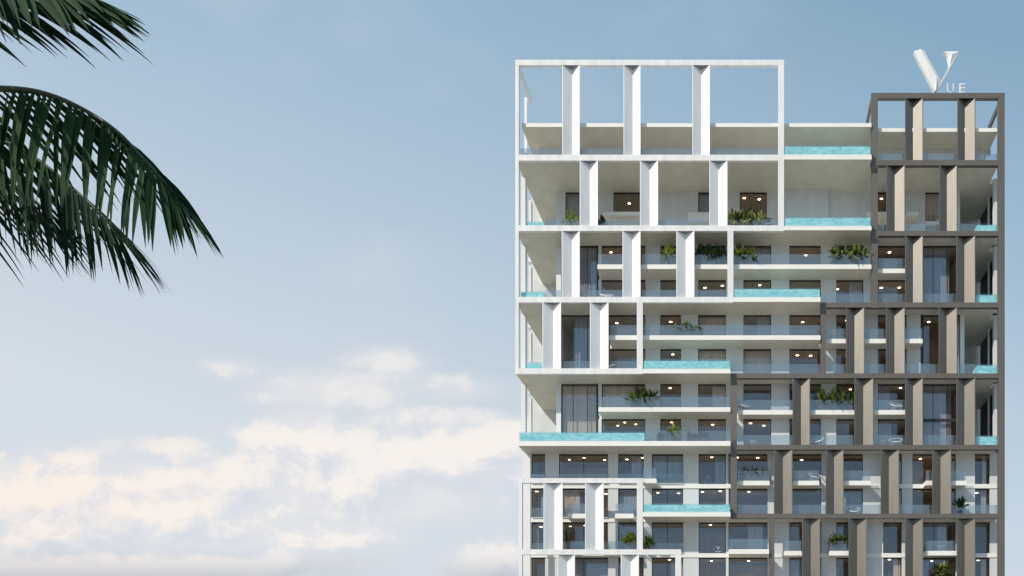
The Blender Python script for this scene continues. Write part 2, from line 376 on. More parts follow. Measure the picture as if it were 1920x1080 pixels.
# --- window wall: piers and windows
def piers(wins, xa, xb, d, z0, z1, th=.28):
    e = [xa] + [v for a, b in wins for v in (u(a, d), u(b, d))] + [xb]
    for i in range(0, len(e), 2):
        if e[i + 1] - e[i] > .05: box_part('pier', e[i], e[i + 1], d, d + th, z0 + .001, z1 - .001, 'wall')
wn = [0]
def window(px0, px1, d, z0, z1, room=None, lights=None, curtain=None, mull=(), transom=None, depth=3.9):
    x0, x1 = u(px0, d), u(px1, d); t = .05; yf = d + .09
    wn[0] += 1; rnd = random.Random(wn[0] * 13 + 5)
    m = MB()
    m.box(x0, x1, yf, yf + .08, z1 - .12, z1 - .003, 'black'); m.box(x0, x1, yf, yf + .08, z0 + .003, z0 + .06, 'cushion')
    m.box(x0, x0 + t, yf, yf + .08, z0 + .06, z1 - .12, 'black'); m.box(x1 - t, x1, yf, yf + .08, z0 + .06, z1 - .12, 'black')
    for q in mull:
        xq = u(q, d); m.box(xq - .02, xq + .02, yf + .005, yf + .075, z0 + .06, z1 - .12, 'black')
    if transom: m.box(x0 + t, x1 - t, yf - .02, yf + .06, transom - .14, transom + .14, 'dark')
    o = build('window', m, tower)
    build('pane', MB().box(x0 + t, x1 - t, yf + .03, yf + .042, z0 + .06, z1 - .12, 'pane'), o)
    rm = room if room is not None else rnd.choice([0, 0, 1, 2, 3, 4, 4])
    cm = ROOM[rm]; ya, yb = d + .285, d + depth; e_ = .02
    X0, X1 = x0 - .35, x1 + .35
    r = MB()
    r.add([(X0, ya, z1 - e_), (X1, ya, z1 - e_), (X1, yb, z1 - e_), (X0, yb, z1 - e_)], [(0, 1, 2, 3)], cm)
    r.add([(X0, yb, z0 + e_), (X1, yb, z0 + e_), (X1, yb, z1 - e_), (X0, yb, z1 - e_)], [(0, 1, 2, 3)], cm if rnd.random() < .5 else 'room_wall')
    r.add([(X0, ya, z0 + e_), (X1, ya, z0 + e_), (X1, yb, z0 + e_), (X0, yb, z0 + e_)], [(0, 1, 2, 3)], 'deck')
    for X in (X0, X1): r.add([(X, ya, z0 + e_), (X, yb, z0 + e_), (X, yb, z1 - e_), (X, ya, z1 - e_)], [(0, 1, 2, 3)], 'room_wall')
    build('room', r, o)
    # wardrobe or kitchen block against the back wall
    if rnd.random() < .6:
        bw = (x1 - x0) * rnd.uniform(.3, .6); bx = rnd.uniform(x0, x1 - bw)
        build('cabinet', MB().box(bx, bx + bw, yb - .7, yb - .02, z0 + .03, min(z1 - .3, z0 + rnd.uniform(1.2, 2.3)), ROOM[rnd.choice([1, 3, 4])]), o)
    k = lights if lights is not None else rnd.choice([0, 0, 1, 1, 2])
    for i in range(k):
        lx = x0 + (x1 - x0) * (.5 if k == 1 else .2 + .6 * i / (k - 1)) + rnd.uniform(-.25, .25) * (x1 - x0) * .4
        ly = ya + rnd.uniform(.5, 1.4)
        q = MB(); n = 14; rr = .06 if k < 3 else .05
        q.add([(lx + rr * 2.2 * math.cos(2 * math.pi * j / n), ly + rr * math.sin(2 * math.pi * j / n), z1 - .03) for j in range(n)]
              + [(lx + rr * 2.2 * math.cos(2 * math.pi * j / n), ly + rr * math.sin(2 * math.pi * j / n), z1 - .05) for j in range(n)],
              [tuple(range(n, 2 * n))] + [(j, (j + 1) % n, n + (j + 1) % n, n + j) for j in range(n)], 'lamp')
        build('downlight', q, o)
    if curtain is None and room is None and rnd.random() < .55:
        c0 = rnd.choice([0, 0, .5, .6]); curtain = (c0, c0 + rnd.choice([.25, .4]), rnd.choice([0, 1, 2]))
    if curtain is not None:
        a, b, ci = curtain; xa, xb = x0 + .06 + (x1 - x0 - .12) * a, x0 + .06 + (x1 - x0 - .12) * b
        n = max(6, int((xb - xa) / .07)); vs = []
        for i in range(n + 1):
            x = xa + (xb - xa) * i / n; y = d + .42 + .035 * math.sin(i * 1.9) + .015 * math.sin(i * .7)
            vs += [(x, y, z0 + .05), (x, y, z1 - .05)]
        build('curtain', MB().add(vs, [(2 * i, 2 * i + 2, 2 * i + 3, 2 * i + 1) for i in range(n)], CURT[ci]), o, smooth=True)
    return o
U = [(1128, 1210), (1238, 1277), (1309, 1361), (1394, 1446), (1480, 1539), (1568, 1619), (1646, 1700)]
DBL = [(1052, 1120), (1731, 1792)]
xa, xb = u(1043, WD), u(1806, WD)
CU = {  # (upper level, index): room, lights, curtain
 ('S2', 0): (0, 2, None), ('S2', 1): (2, 1, None), ('S2', 2): (1, 0, None), ('S2', 3): (0, 0, (.35, 1, 0)), ('S2', 4): (0, 1, None), ('S2', 5): (1, 0, None), ('S2', 6): (4, 1, None),
 ('M3', 0): (1, 0, None), ('M3', 1): (1, 0, None), ('M3', 2): (2, 2, None), ('M3', 3): (2, 1, None), ('M3', 4): (2, 1, None), ('M3', 5): (0, 2, (.5, 1, 0)), ('M3', 6): (3, 2, None),
 ('S3', 0): (1, 2, None), ('S3', 1): (3, 1, None), ('S3', 2): (4, 0, (0, 1, 1)), ('S3', 3): (1, 0, (.5, 1, 2)), ('S3', 4): (4, 1, None), ('S3', 5): (4, 1, None), ('S3', 6): (4, 1, None),
 ('M4', 0): (1, 0, None), ('M4', 1): (1, 1, None), ('M4', 2): (3, 0, (0, 1, 1)), ('M4', 3): (3, 0, (0, 1, 1)), ('M4', 4): (4, 2, None), ('M4', 5): (4, 1, None), ('M4', 6): (3, 0, (.3, .8, 2)),
 ('S4', 0): (4, 0, (0, .75, 1)), ('S4', 1): (0, 1, None), ('S4', 2): (4, 0, (.5, 1, 1)), ('S4', 3): (1, 0, None), ('S4', 4): (1, 0, None), ('S4', 5): (4, 1, None), ('S4', 6): (1, 2, (0, .45, 0)),
 ('M5', 0): (2, 3, None), ('M5', 1): (0, 1, None), ('M5', 2): (3, 1, None), ('M5', 3): (0, 2, None), ('M5', 4): (1, 0, None), ('M5', 5): (1, 0, None), ('M5', 6): (1, 0, (0, .5, 0)),
}
for up, lo in (('S2', 'M3'), ('M3', 'S3'), ('S3', 'M4'), ('M4', 'S4'), ('S4', 'M5'), ('M5', 'S5')):
    z0, z1 = top(lo), bot(up)
    piers(U, u(1122, WD), u(1726, WD), WD, z0, z1)
    for i, (a, b) in enumerate(U):
        rm, li, cu = CU[(up, i)]
        window(a, b, WD, z0, z1, rm, li, cu)
for up, lo, tr in (('S2', 'S3', None), ('S3', 'S4', None), ('S4', 'S5', 1)):
    z0, z1 = top(lo), bot(up)
    box_part('pier', u(1043, WD), u(1052, WD), WD - .04, WD + .3, z0 + .001, z1 - .001, 'white')
    box_part('pier', u(1120, WD), u(1122, WD), WD + .02, WD + .3, z0 + .001, z1 - .001, 'dark')
    box_part('pier', u(1726, WD), u(1731, WD), WD + .02, WD + .3, z0 + .001, z1 - .001, 'dark')
    box_part('pier', u(1800, WD), u(1808, WD), WD - .04, WD + .3, z0 + .001, z1 - .001, 'white')
    window(1052, 1120, WD, z0, z1, {'S2': 0, 'S3': 1, 'S4': 4}[up], 1 if up != 'S4' else 0, (0, .95, 1) if up == 'S4' else ((.35, 1, 2) if up == 'S3' else (.3, .95, 2)), mull=(1074, 1101))
    window(1731, 1800, WD, z0, z1, {'S2': 2, 'S3': 2, 'S4': 1}[up], 2, {'S2': (.0, .75, 2), 'S3': (.45, .8, 0), 'S4': (0, .8, 0)}[up], mull=(1750, 1777), transom=(top('M5') + bot('M5')) / 2 - .3 if tr else None)
    # side wall of the flats towards the corner terraces and the terrace back wall
    box_part('side_wall', u(1043, WD), u(1043, WD) + .25, WD + .3, 8, z0 + .001, z1 - .001, 'wall')
    box_part('side_wall', u(1808, WD) - .25, u(1808, WD), WD + .3, 8, z0 + .001, z1 - .001, 'wall')
# penthouse storey (set back further)
PD = 3.9; z0, z1 = top('S2'), bot('S1')
pw = [(1060, 1086), (1150, 1200), (1309, 1338), (1387, 1438), (1646, 1664), (1735, 1771)]
piers(pw, u(1043, PD), u(1800, PD), PD, z0, z1)
for (a, b), (rm, li, cu) in zip(pw, [(1, 0, (0, 1, 2)), (2, 1, None), (1, 0, (0, 1, 2)), (0, 2, None), (0, 1, None), (3, 0, (0, 1, 1))]):
    window(a, b, PD, z0, z1, rm, li, cu)
box_part('side_wall', u(1043, PD), u(1043, PD) + .25, PD + .3, 8, z0 + .001, z1 - .001, 'wall')
box_part('side_wall', u(1800, PD) - .25, u(1800, PD), PD + .3, 8, z0 + .001, z1 - .001, 'wall')
box_part('partition', u(1471, 3.6), u(1553, 3.6), 3.55, 3.895, z0 + .001, z1 - .001, 'wall')
for a, b, p0, p1, d in ((1130, 1200, 397, 404, 3.0), (1290, 1338, 398, 416, 3.3), (1626, 1668, 397, 404, 3.0), (1700, 1722, 397, 404, 3.0), (1366, 1392, 398, 405, 3.2)):
    box_part('ledge', u(a, d), u(b, d), d, PD - .004, w(p1, d), w(p0, d), 'slab')
# storey under the roof
z0, z1 = top('S1'), bot('R')
box_part('wall', u(1010, 2.9), u(1845, 2.9), 2.9, 3.2, z0 + .001, z1 - .001, 'wall')
# lower window wall
LW = [(997, 1022), (1048, 1140), (1159, 1207), (1222, 1281), (1310, 1361), (1366, 1439), (1480, 1540), (1568, 1618), (1656, 1691), (1711, 1792), (1828, 1856)]
for up, lo in (('S5', 'M6'), ('M6', 'S6'), ('S6', 'M7'), ('M7', 'S7')):
    z0, z1 = top(lo), bot(up)
    piers(LW, u(980, WD), u(1872, WD), WD, z0, z1)
    for i, (a, b) in enumerate(LW):
        n = {1: 3, 2: 2, 4: 1}.get(i) if up in ('S5', 'S6') else None
        mu = (1094,) if i == 1 else ((1251,) if i == 3 else ((1752,) if i == 9 else ()))
        window(a, b, WD, z0, z1, None, n, ((0, 1, 2) if (i + len(up) + int(up[1])) % 5 == 0 else None), mull=mu)
for up, lo in (('S7', 'M8'), ('M8', 'S8')):
    piers(LW, u(980, WD), u(1872, WD), WD, top(lo), bot(up))
    # glazed strip of the storeys beneath the picture
    box_part('storefront', u(982, WD), u(1870, WD), WD + .12, WD + .16, top(lo) + .002, bot(up) - .002, 'cushion')
box_part('lobby_wall', u(980, WD), u(1872, WD), WD, WD + .4, 0.002, bot('S8') - .002, 'wall')
# corner terraces: back wall, side columns, bronze side panels
core = MB().box(u(996, 8.02), u(1862, 8.02), 8.02, 16, 0.002, top('R') - .01, 'wall'); build('core', core, tower)
for up, lo in (('S1', 'S2'), ('S2', 'S3'), ('S3', 'S4'), ('S4', 'S5')):
    z0, z1 = top(lo) + .001, bot(up) - .001
    box_part('column', u(977, 2.0), u(985, 2.0), 2.0, 2.5, z0, z1, 'white')
    box_part('column', u(991, 5.0), u(996, 5.0), 5.0, 5.4, z0, z1, 'white')
    box_part('column', u(1864, 2.2), u(1872.5, 2.2), 2.2, 2.6, z0, z1, 'wall')
    xq = u(1870, 3.0); box_part('side_panel', xq, xq + .12, 3.0, 7.6, z0, z1, 'dark')
    box_part('column', u(1853, 4.5), u(1855.5, 4.5), 4.5, 4.7, z0, z1, 'white')
z0, z1 = 0.0, bot('S5')
box_part('column', u(981, WD), u(995, WD), WD - .1, WD - .004, top('S8'), bot('S5') - .001, 'white')

# ------------------------------------------------------------------ rooftop letters
sg = thing('rooftop_sign', 'white rooftop lettering VUE with a tall faceted V on the bronze roof frame', 'sign', (u(1755, .7), .7, w(zf(174))))
zb = w(zf(174))
def sp(px, py): return (u(px, .7), w(py, .7))
def letter_v():
    m = MB(); f, r, b = .62, .42, .95
    out = [sp(1713, 97.5), sp(1721, 97.3), sp(1732.5, 96.2), sp(1764.0, 154.2), sp(1779.2, 127.0), sp(1778.5, 118), sp(1776.5, 108), sp(1772.5, 101.5), sp(1768.5, 98.2), sp(1798, 97.8), sp(1755.5, 172.8), sp(1752, 173.2)]
    rid = [sp(1725, 97.2), sp(1754.5, 150), sp(1753.8, 172)]
    vs = [(x, f, z) for x, z in out] + [(x, b, z) for x, z in out]
    n = len(out); vs += [(x, r, z) for x, z in rid]; a, c, e = 2 * n, 2 * n + 1, 2 * n + 2
    vs += [(*sp(1783.5, 106), )[:1] + (r + .05,) + (sp(1783.5, 106)[1],)]; k = 2 * n + 3
    fs = [(0, 11, e, c, a), (0, a, 1), (1, a, 2), (a, c, 3, 2), (c, e, 10, 3), (e, 11, 10)]
    fs += [(3, 10, 4)]
    fs += [(4, 10, 9, k), (4, k, 5), (5, k, 6), (6, k, 7), (7, k, 8), (8, k, 9)]
    fs += [(i, (i + 1) % n, n + (i + 1) % n, n + i) for i in range(n)]
    fs += [tuple(range(2 * n - 1, n - 1, -1))]
    return m.add(vs, fs, 'sign')
build('letter_v', letter_v(), sg)
def zc(py): return w(py, .7)
um = MB(); pts = [(1776.8, 156), (1776.8, 166), (1777.8, 170), (1780.5, 171.6), (1784, 171.6), (1786.6, 170), (1787.8, 166), (1787.8, 156)]
um.tube([(u(x, .7), .75, zc(y)) for x, y in pts], .045, 'sign', 6); um.box(u(1781, .7), u(1783.5, .7), .72, .78, zb + .001, zc(172), 'sign'); build('letter_u', um, sg)
em = MB().box(u(1799.3, .7), u(1801.3, .7), .7, .8, zb + .001, zc(156), 'sign')
for y in (156, 163.5, 171.5): em.box(u(1801.3, .7), u(1809.5, .7), .7, .8, zc(y + 1.9), zc(y), 'sign')
build('letter_e', em, sg)
# reflected V sign, laid as white shapes on a window of a lower flat
zm = w(1027, WD)
es = MB()
def ep(px, py): return (u(px, WD), w(py, WD))
yw = WD + .075
def quad(a): es.prism([ep(*p) for p in a], yw, yw + .01, 'sign')
quad([(1342, 1024), (1345, 1024), (1349, 1029), (1346, 1030)]); quad([(1347.5, 1024), (1350.5, 1024), (1349.2, 1027.5), (1348, 1027)])
quad([(1337, 1027.5), (1341, 1029.5), (1338.5, 1030)]); quad([(1353, 1028.5), (1356.5, 1027.5), (1355, 1030)]); quad([(1341, 1033), (1352, 1033), (1352, 1034.7), (1341, 1034.7)])
tag(build('sign_reflection', es), 'reflection of a white V sign, shaped on the window glass under the long white slab', 'emblem')

# ------------------------------------------------------------------ plants
def leaf(m, base, az, el, L_, wd, mat, droop=1.0, seg=5):
    d = Vector((math.cos(az) * math.cos(el), math.sin(az) * math.cos(el), math.sin(el))); p = Vector(base)
    side = Vector((-math.sin(az), math.cos(az), 0)); vs = []
    for i in range(seg + 1):
        t = i / seg; ww = wd * (math.sin(math.pi * min(1, .12 + t * .88)) ** .7) * (1 if i < seg else .02)
        nrm = side.cross(d).normalized()
        vs += [p - side * ww / 2 + nrm * ww * .15, p, p + side * ww / 2 + nrm * ww * .15]
        p = p + d * (L_ / seg); d = (d + Vector((0, 0, -.28 * droop * (.4 + t)))).normalized()
    fs = []
    for i in range(seg):
        a = i * 3; fs += [(a, a + 1, a + 4, a + 3), (a + 1, a + 2, a + 5, a + 4)]
    m.add(vs, fs, mat)
def plant(px0, px1, pytop, level, d, label, seed, mats=('leafA', 'leafB'), trough=True, hp=.5, cnt=None, spiky=False, group='potted plants on the balconies'):
    rnd = random.Random(seed)
    zf_ = level if isinstance(level, float) else top(level)
    x0, x1 = u(px0, d), u(px1, d); wdt = x1 - x0; xc = (x0 + x1) / 2
    H = w(pytop, d) - zf_
    t = thing('potted_plant', label, 'plant', (xc, d, zf_ + .004), group=group)
    z = zf_ + .004; hp = min(hp, H * .45)
    pm = MB(); pw_ = wdt * .82 if trough else min(.5, wdt * .5)
    pm.box(xc - pw_ / 2, xc + pw_ / 2, d - .2, d + .2, z, z + hp, 'trough'); pm.box(xc - pw_ / 2 + .03, xc + pw_ / 2 - .03, d - .17, d + .17, z + hp, z + hp + .006, 'soil')
    build('planter', pm, t)
    fm = MB(); n = max(1, round(pw_ / .55)); total = cnt or int(30 + 26 * n)
    for i in range(n):
        cx = xc - pw_ / 2 + pw_ * (i + .5) / n; hh = (H - hp) * rnd.uniform(.65, 1.0) if n > 1 else (H - hp)
        bz = z + hp
        fm.tube([(cx, d, bz - .05), (cx + rnd.uniform(-.05, .05), d, bz + hh * .5)], [.025, .012], 'bark', 5)
        for k in range(total // n):
            az = rnd.uniform(0, 2 * math.pi); el = rnd.uniform(.25, 1.35); h0 = rnd.uniform(0, .45) * hh
            L_ = min(max(hh * rnd.uniform(.6, 1.0), .35), 1.15) * (1.15 if spiky else 1)
            mt = mats[0] if rnd.random() < .5 else mats[1]
            leaf(fm, (cx + rnd.uniform(-.06, .06), d + rnd.uniform(-.06, .06), bz + h0), az, el, L_, (.11 if spiky else rnd.uniform(.12, .26)), mt, .9 if el < .9 else .5)
    build('foliage', fm, t)
    return t
pl = [
 (1052, 1088, 397, 'S2', .75, 'pale green agave beside the first white fin of the second row', 1, ('leafC', 'leafA'), False, True),
 (1119, 1135, 408, 'S2', .8, 'small dark potted plant just right of the first white fin under the roof terrace', 2, ('leafB', 'leafB'), False, False),
 (1364, 1440, 384, 'S2', .8, 'large yellow green planting in a slate trough in the upper right white bay', 3, ('leafC', 'leafB'), True, False),
 (1240, 1268, 461, 'M3', .85, 'small bright green plant left of the third fin on the long upper balcony', 4, ('leafA', 'leafA'), False, False),
 (1303, 1363, 452, 'M3', .9, 'dark broad leaved plant in a trough left of the white post on the upper balcony', 5, ('leafB', 'leafB'), True, False),
 (1374, 1420, 459, 'M3', .85, 'dense green plant in a trough right of the white post on the upper balcony', 6, ('leafA', 'leafB'), True, False),
 (1550, 1633, 458, 'M3', .8, 'wide dark planting with pale leaves beside the bronze post on the upper balcony', 7, ('leafC', 'leafB'), True, False),
 (1256, 1324, 605, 'M4', .85, 'bluish green low planting behind glass on the middle balcony', 8, ('leafA', 'leafB'), True, False),
 (1177, 1232, 723, 'M5', .85, 'spreading green plant on the cantilevered balcony over the long left pool', 9, ('leafA', 'leafB'), True, False),
 (1527, 1604, 721, 'M5', 1.4, 'tall green sword leaved plant in a trough between two bronze fins', 10, ('leafA', 'leafB'), True, True),
 (1225, 1250, 812, 'S5', .5, 'small grey green shrub at the end of the long left pool', 11, ('leafB', 'leafB'), False, False),
 (1250, 1282, 795, 'S5', .6, 'lime green leafy plant behind the railing on the lowest long white slab', 12, ('leafC', 'leafA'), False, False),
 (1284, 1334, 806, 'S5', .5, 'low dark shrubs in a trough right of the lime green plant', 13, ('leafB', 'leafB'), True, False),
 (1386, 1442, 870, 'M6', 1.5, 'dark spiky plant on the small balcony next to the lower bronze post', 14, ('leafB', 'leafB'), True, True),
 (1784, 1812, 931, 'S6', 1.3, 'dark large leaved plant right of the last fin in the sixth bronze row', 15, ('leafB', 'leafB'), False, False),
 (1164, 1194, 997, 'M7', 1.6, 'vivid green fern beside the right post of the low white box frame', 16, ('leafA', 'leafA'), True, False),
 (1052, 1072, 990, 'M7', 1.7, 'thin bare branched plant behind glass between the two low white fins', 17, ('leafB', 'leafB'), False, True),
 (1552, 1592, 998, 'M7', 1.4, 'bluish spreading plant on the small balcony between the lowest row of bronze fins', 18, ('leafA', 'leafB'), True, False),
 (1741, 1794, 1048, 'S7', 1.3, 'tall bushy plant with pale leaf tips at the bottom edge between bronze fins', 19, ('leafC', 'leafB'), False, False),
 (1206, 1222, 1005, 'M7', 1.7, 'small plant tucked right of the low white box frame', 20, ('leafA', 'leafB'), False, False),
]
for a in pl:
    lv = a[3]
    if lv == 'M7' and a[0] < 1230: pass
    kw = dict(mats=a[7], trough=a[8], spiky=a[9])
    if a[6] == 19: kw['cnt'] = 260
    if a[6] == 17: kw['cnt'] = 14
    plant(a[0], a[1], a[2], a[3], a[4], a[5], a[6], **kw)
# floor strips that carry the plants standing on the M7 storey in the white box
box_part('balcony_slab', u(1045, 1.3), u(1193, 1.3), 1.3, WD - .065, bot('M7') + .001, top('M7') - .001, 'slab')

# ------------------------------------------------------------------ loop chairs
def loop_chair():
    t = thing('loop_chair', '', 'chair', (0, 0, 0), local=True, group='white loop chairs')
    m = MB(); pts = []
    for i in range(28):
        a = 2 * math.pi * i / 28; pts.append((.66 * math.cos(a), .44 * math.sin(a), .70 + .33 * math.sin(a)))
    m.tube(pts, .04, 'cane', 6, closed=True); build('arm_loop', m, t, smooth=True)
    c = MB(); c.ball((0, -.02, .40), (.50, .38, .09), 'cushion', 16, 8); build('seat_cushion', c, t, smooth=True)
    b = MB(); pts = [(.45 * math.cos(2 * math.pi * i / 24), -.02 + .34 * math.sin(2 * math.pi * i / 24), .33) for i in range(24)]
    b.tube(pts, .02, 'cane', 6, closed=True); build('seat_ring', b, t, smooth=True)
    for sx in (-1, 1):
        for sy in (-1, 1):
            build('leg', MB().tube([(sx * .40, sy * .30, 0.0), (sx * .36, -.02 + sy * .26, .33), (sx * .52, sy * .27, .70 + sy * .20)], .018, 'cane', 6), t)
    return t
def copy_tree(o, parent=None):
    c = o.copy(); COL.objects.link(c)
    if parent: c.parent = parent; c.matrix_parent_inverse = o.matrix_parent_inverse.copy()
    for ch in list(o.children): copy_tree(ch, c)
    return c
proto = loop_chair()
chs = [(1138, 'S3', .8, .2, 'white loop chair between the first and second fins of the third white row'),
       (1141, 'S4', .8, -.4, 'white loop chair beside the second fin of the fourth white row'),
       (1394, 'M5', 1.45, .5, 'white loop chair on the balcony just right of the lower bronze post'),
       (1532, 'S5', 1.5, -.5, 'white loop chair below the sword leaved plant between two bronze fins'),
       (1680, 'M5', 1.5, .3, 'white loop chair on the short balcony left of the third bronze fin'),
       (1680, 'S5', 1.5, -.1, 'white loop chair directly beneath the short balcony with the other loop chair'),
       (1529, 'M6', 1.6, .4, 'white loop chair on the short balcony right of the dark spiky plant'),
       (1600, 'S6', 1.5, 0, 'white loop chair on the floor of the sixth bronze row, right of its second fin')]
for i, (px, l, d, rz, lab) in enumerate(chs):
    o = proto if i == 0 else copy_tree(proto)
    o.location = (u(px, d), d, top(l) + .002); o.rotation_euler = (0, 0, rz); o['label'] = lab
# round tub armchair by the lower glass, sofa and stool for the people
t = thing('tub_chair', 'round cream tub chair at the window above the lower turquoise pool', 'armchair', (u(1247, 2.5), 2.75, top('M6') + .025), local=True)
m = MB()
vs = []; n = 16
for k, (rr, z) in enumerate(((.40, .12), (.45, .40), (.43, .78), (.36, .80), (.34, .42))):
    for i in range(n + 1):
        a = R(-20) + R(220) * i / n; vs.append((rr * math.cos(a), rr * math.sin(a), z))
fs = [(k * (n + 1) + i, k * (n + 1) + i + 1, (k + 1) * (n + 1) + i + 1, (k + 1) * (n + 1) + i) for k in range(4) for i in range(n)]
m.add(vs, fs, 'white'); build('backrest', m, t, smooth=True)
build('seat', MB().ball((0, 0, .36), (.38, .38, .12), 'white', 16, 8), t, smooth=True)
for a in (45, 135, 225, 315): build('leg', MB().tube([(.28 * math.cos(R(a)), .28 * math.sin(R(a)), 0), (.25 * math.cos(R(a)), .25 * math.sin(R(a)), .28)], .02, 'black', 6), t)
def sofa(px, d, l, label):
    t = thing('sofa', label, 'sofa', (u(px, d), d, top(l) + .025), local=True)
    build('seat', MB().box(-.8, .8, -.38, .38, .12, .42, 'cushion'), t); build('backrest', MB().box(-.8, .8, .385, .6, .12, .85, 'cushion'), t)
    for s in (-1, 1): build('armrest', MB().box(s * .805, s * .98, -.38, .6, .12, .62, 'cushion'), t)
    for s in (-1, 1):
        for q in (-.3, .5): build('leg', MB().box(s * .9 - .03, s * .9 + .03, q - .03, q + .03, 0, .118, 'black'), t)
    return t
sofa(1340, 2.95, 'M6', 'blue grey sofa at the window under the long left pool slab')
t = thing('stool', 'dark round stool behind glass by the bronze post', 'stool', (u(1659, 2.7), 2.7, top('S3') + .025), local=True)
build('seat', MB().ball((0, 0, .46), (.2, .2, .04), 'grey_cloth', 14, 6), t, smooth=True)
for a in (45, 135, 225, 315): build('leg', MB().tube([(.17 * math.cos(R(a)), .17 * math.sin(R(a)), 0), (.12 * math.cos(R(a)), .12 * math.sin(R(a)), .44)], .014, 'black', 6), t)

def side_table(px, d, l, label, dz=.002):
    t = thing('side_table', label, 'table', (u(px, d), d, top(l) + dz), local=True, group='small round tables')
    n = 18; c = [(.34 * math.cos(2 * math.pi * i / n), .34 * math.sin(2 * math.pi * i / n)) for i in range(n)]
    m = MB().add([(x, y, .56) for x, y in c] + [(x, y, .59) for x, y in c], [tuple(range(n - 1, -1, -1)), tuple(range(n, 2 * n))] + [(i, (i + 1) % n, n + (i + 1) % n, n + i) for i in range(n)], 'cane')
    build('table_top', m, t)
    for a in (90, 210, 330): build('leg', MB().tube([(.26 * math.cos(R(a)), .26 * math.sin(R(a)), 0), (.12 * math.cos(R(a)), .12 * math.sin(R(a)), .56)], .014, 'cane', 6), t)
side_table(1412, 1.6, 'S5', 'small white round table on the balcony right of the lower bronze post')
side_table(1500, 1.55, 'M6', 'small white round table on the short balcony beside a loop chair')
side_table(1655, 1.6, 'S5', 'small white round table beside the loop chair left of the third bronze fin')
side_table(1764, 1.6, 'M7', 'small white round table on the balcony above the tall bushy plant')

# ------------------------------------------------------------------ people (seated)
def skin_mesh(name, verts, edges, radii, mat, parent, sub=2):
    me = bpy.data.meshes.new(name); me.from_pydata(verts, edges, []); me.materials.append(M[mat])
    o = bpy.data.objects.new(name, me); COL.objects.link(o)
    md = o.modifiers.new('Skin', 'SKIN'); md.use_smooth_shade = True
    if not me.skin_vertices: me.skin_vertices.new(name='')
    for i, r in enumerate(radii):
        me.skin_vertices[0].data[i].radius = (r, r) if not isinstance(r, tuple) else r
        me.skin_vertices[0].data[i].use_root = (i == 0)
    s = o.modifiers.new('Sub', 'SUBSURF'); s.levels = sub; s.render_levels = sub
    o.parent = parent
    return o
def chain(V_, E_, R_, start, pts):
    prev = start
    for p, r in pts:
        V_.append(p); R_.append(r); E_.append((prev, len(V_) - 1)); prev = len(V_) - 1
    return prev
def person(label, loc, rz, hair, topm, legm, lean=.12, seat=.46):
    t = thing('person', label, 'person', loc, rz, local=True)
    # faces -y ; hips at seat height
    hz = seat + .10
    V_, E_, R_ = [(0, .05, hz)], [], [.14]
    L1 = lean
    chest = chain(V_, E_, R_, 0, [((0, .05 - L1 * .3, hz + .18), .125), ((0, .05 - L1 * .8, hz + .38), .15)])
    neck = chain(V_, E_, R_, chest, [((0, .05 - L1, hz + .52), .065), ((0, .03 - L1, hz + .60), .055)])
    chain(V_, E_, R_, neck, [((0, .01 - L1, hz + .69), .095), ((0, .02 - L1, hz + .78), .085)])
    arms = []
    for s in (-1, 1):
        sh = chain(V_, E_, R_, chest, [((s * .17, .05 - L1, hz + .43), .055), ((s * .22, -.02 - L1, hz + .20), .042), ((s * .17, -.26 - L1, hz + .12), .032)])
        pa = chain(V_, E_, R_, sh, [((s * .15, -.34 - L1, hz + .10), .032)])
        for k, (dx, ln) in enumerate(((-.03, .07), (-.01, .085), (.01, .08), (.03, .065))):
            chain(V_, E_, R_, pa, [((s * .15 + dx, -.37 - L1, hz + .095), .010), ((s * .15 + dx, -.37 - L1 - ln * .6, hz + .085), .009), ((s * .15 + dx, -.37 - L1 - ln, hz + .065), .008)])
        chain(V_, E_, R_, pa, [((s * .15 - s * .045, -.34 - L1, hz + .10), .011), ((s * .15 - s * .06, -.375 - L1, hz + .09), .009)])
        chain(V_, E_, R_, 0, [((s * .10, -.02, hz - .01), .095), ((s * .13, -.40, hz - .02), .065), ((s * .13, -.42, .28), .05), ((s * .13, -.40, .08), .035), ((s * .13, -.52, .03), .03)])
    skin_mesh('body', V_, E_, R_, 'skin', t)
    V_, E_, R_ = [(0, .05, hz + .01)], [], [.155]
    c2 = chain(V_, E_, R_, 0, [((0, .05 - L1 * .3, hz + .18), .14), ((0, .05 - L1 * .8, hz + .38), .165)])
    chain(V_, E_, R_, c2, [((0, .05 - L1, hz + .50), .08)])
    for s in (-1, 1): chain(V_, E_, R_, c2, [((s * .17, .05 - L1, hz + .43), .068), ((s * .22, -.02 - L1, hz + .20), .054), ((s * .18, -.20 - L1, hz + .135), .045)])
    skin_mesh('top', V_, E_, R_, topm, t)
    V_, E_, R_ = [(0, .05, hz - .01)], [], [.16]
    for s in (-1, 1): chain(V_, E_, R_, 0, [((s * .10, -.02, hz - .01), .11), ((s * .13, -.40, hz - .02), .08), ((s * .13, -.42, .28), .064), ((s * .13, -.40, .11), .052)])
    skin_mesh('trousers', V_, E_, R_, legm, t)
    h = MB(); h.ball((0, .045 - L1, hz + .755), (.105, .115, .125), hair, 14, 10); h.ball((0, .10 - L1, hz + .64), (.09, .06, .13), hair, 12, 8)
    build('hair', h, t, smooth=True)
    f = MB()
    for s in (-1, 1):
        f.ball((s * .035, -.085 - L1, hz + .74), .012, 'black', 8, 6); f.ball((s * .095, .01 - L1, hz + .73), (.012, .02, .03), 'skin', 8, 6)
    f.ball((0, -.095 - L1, hz + .715), (.014, .02, .024), 'skin', 8, 6); f.ball((0, -.088 - L1, hz + .675), (.026, .01, .008), 'top_mauve', 8, 6)
    build('face', f, t, smooth=True)
    return t
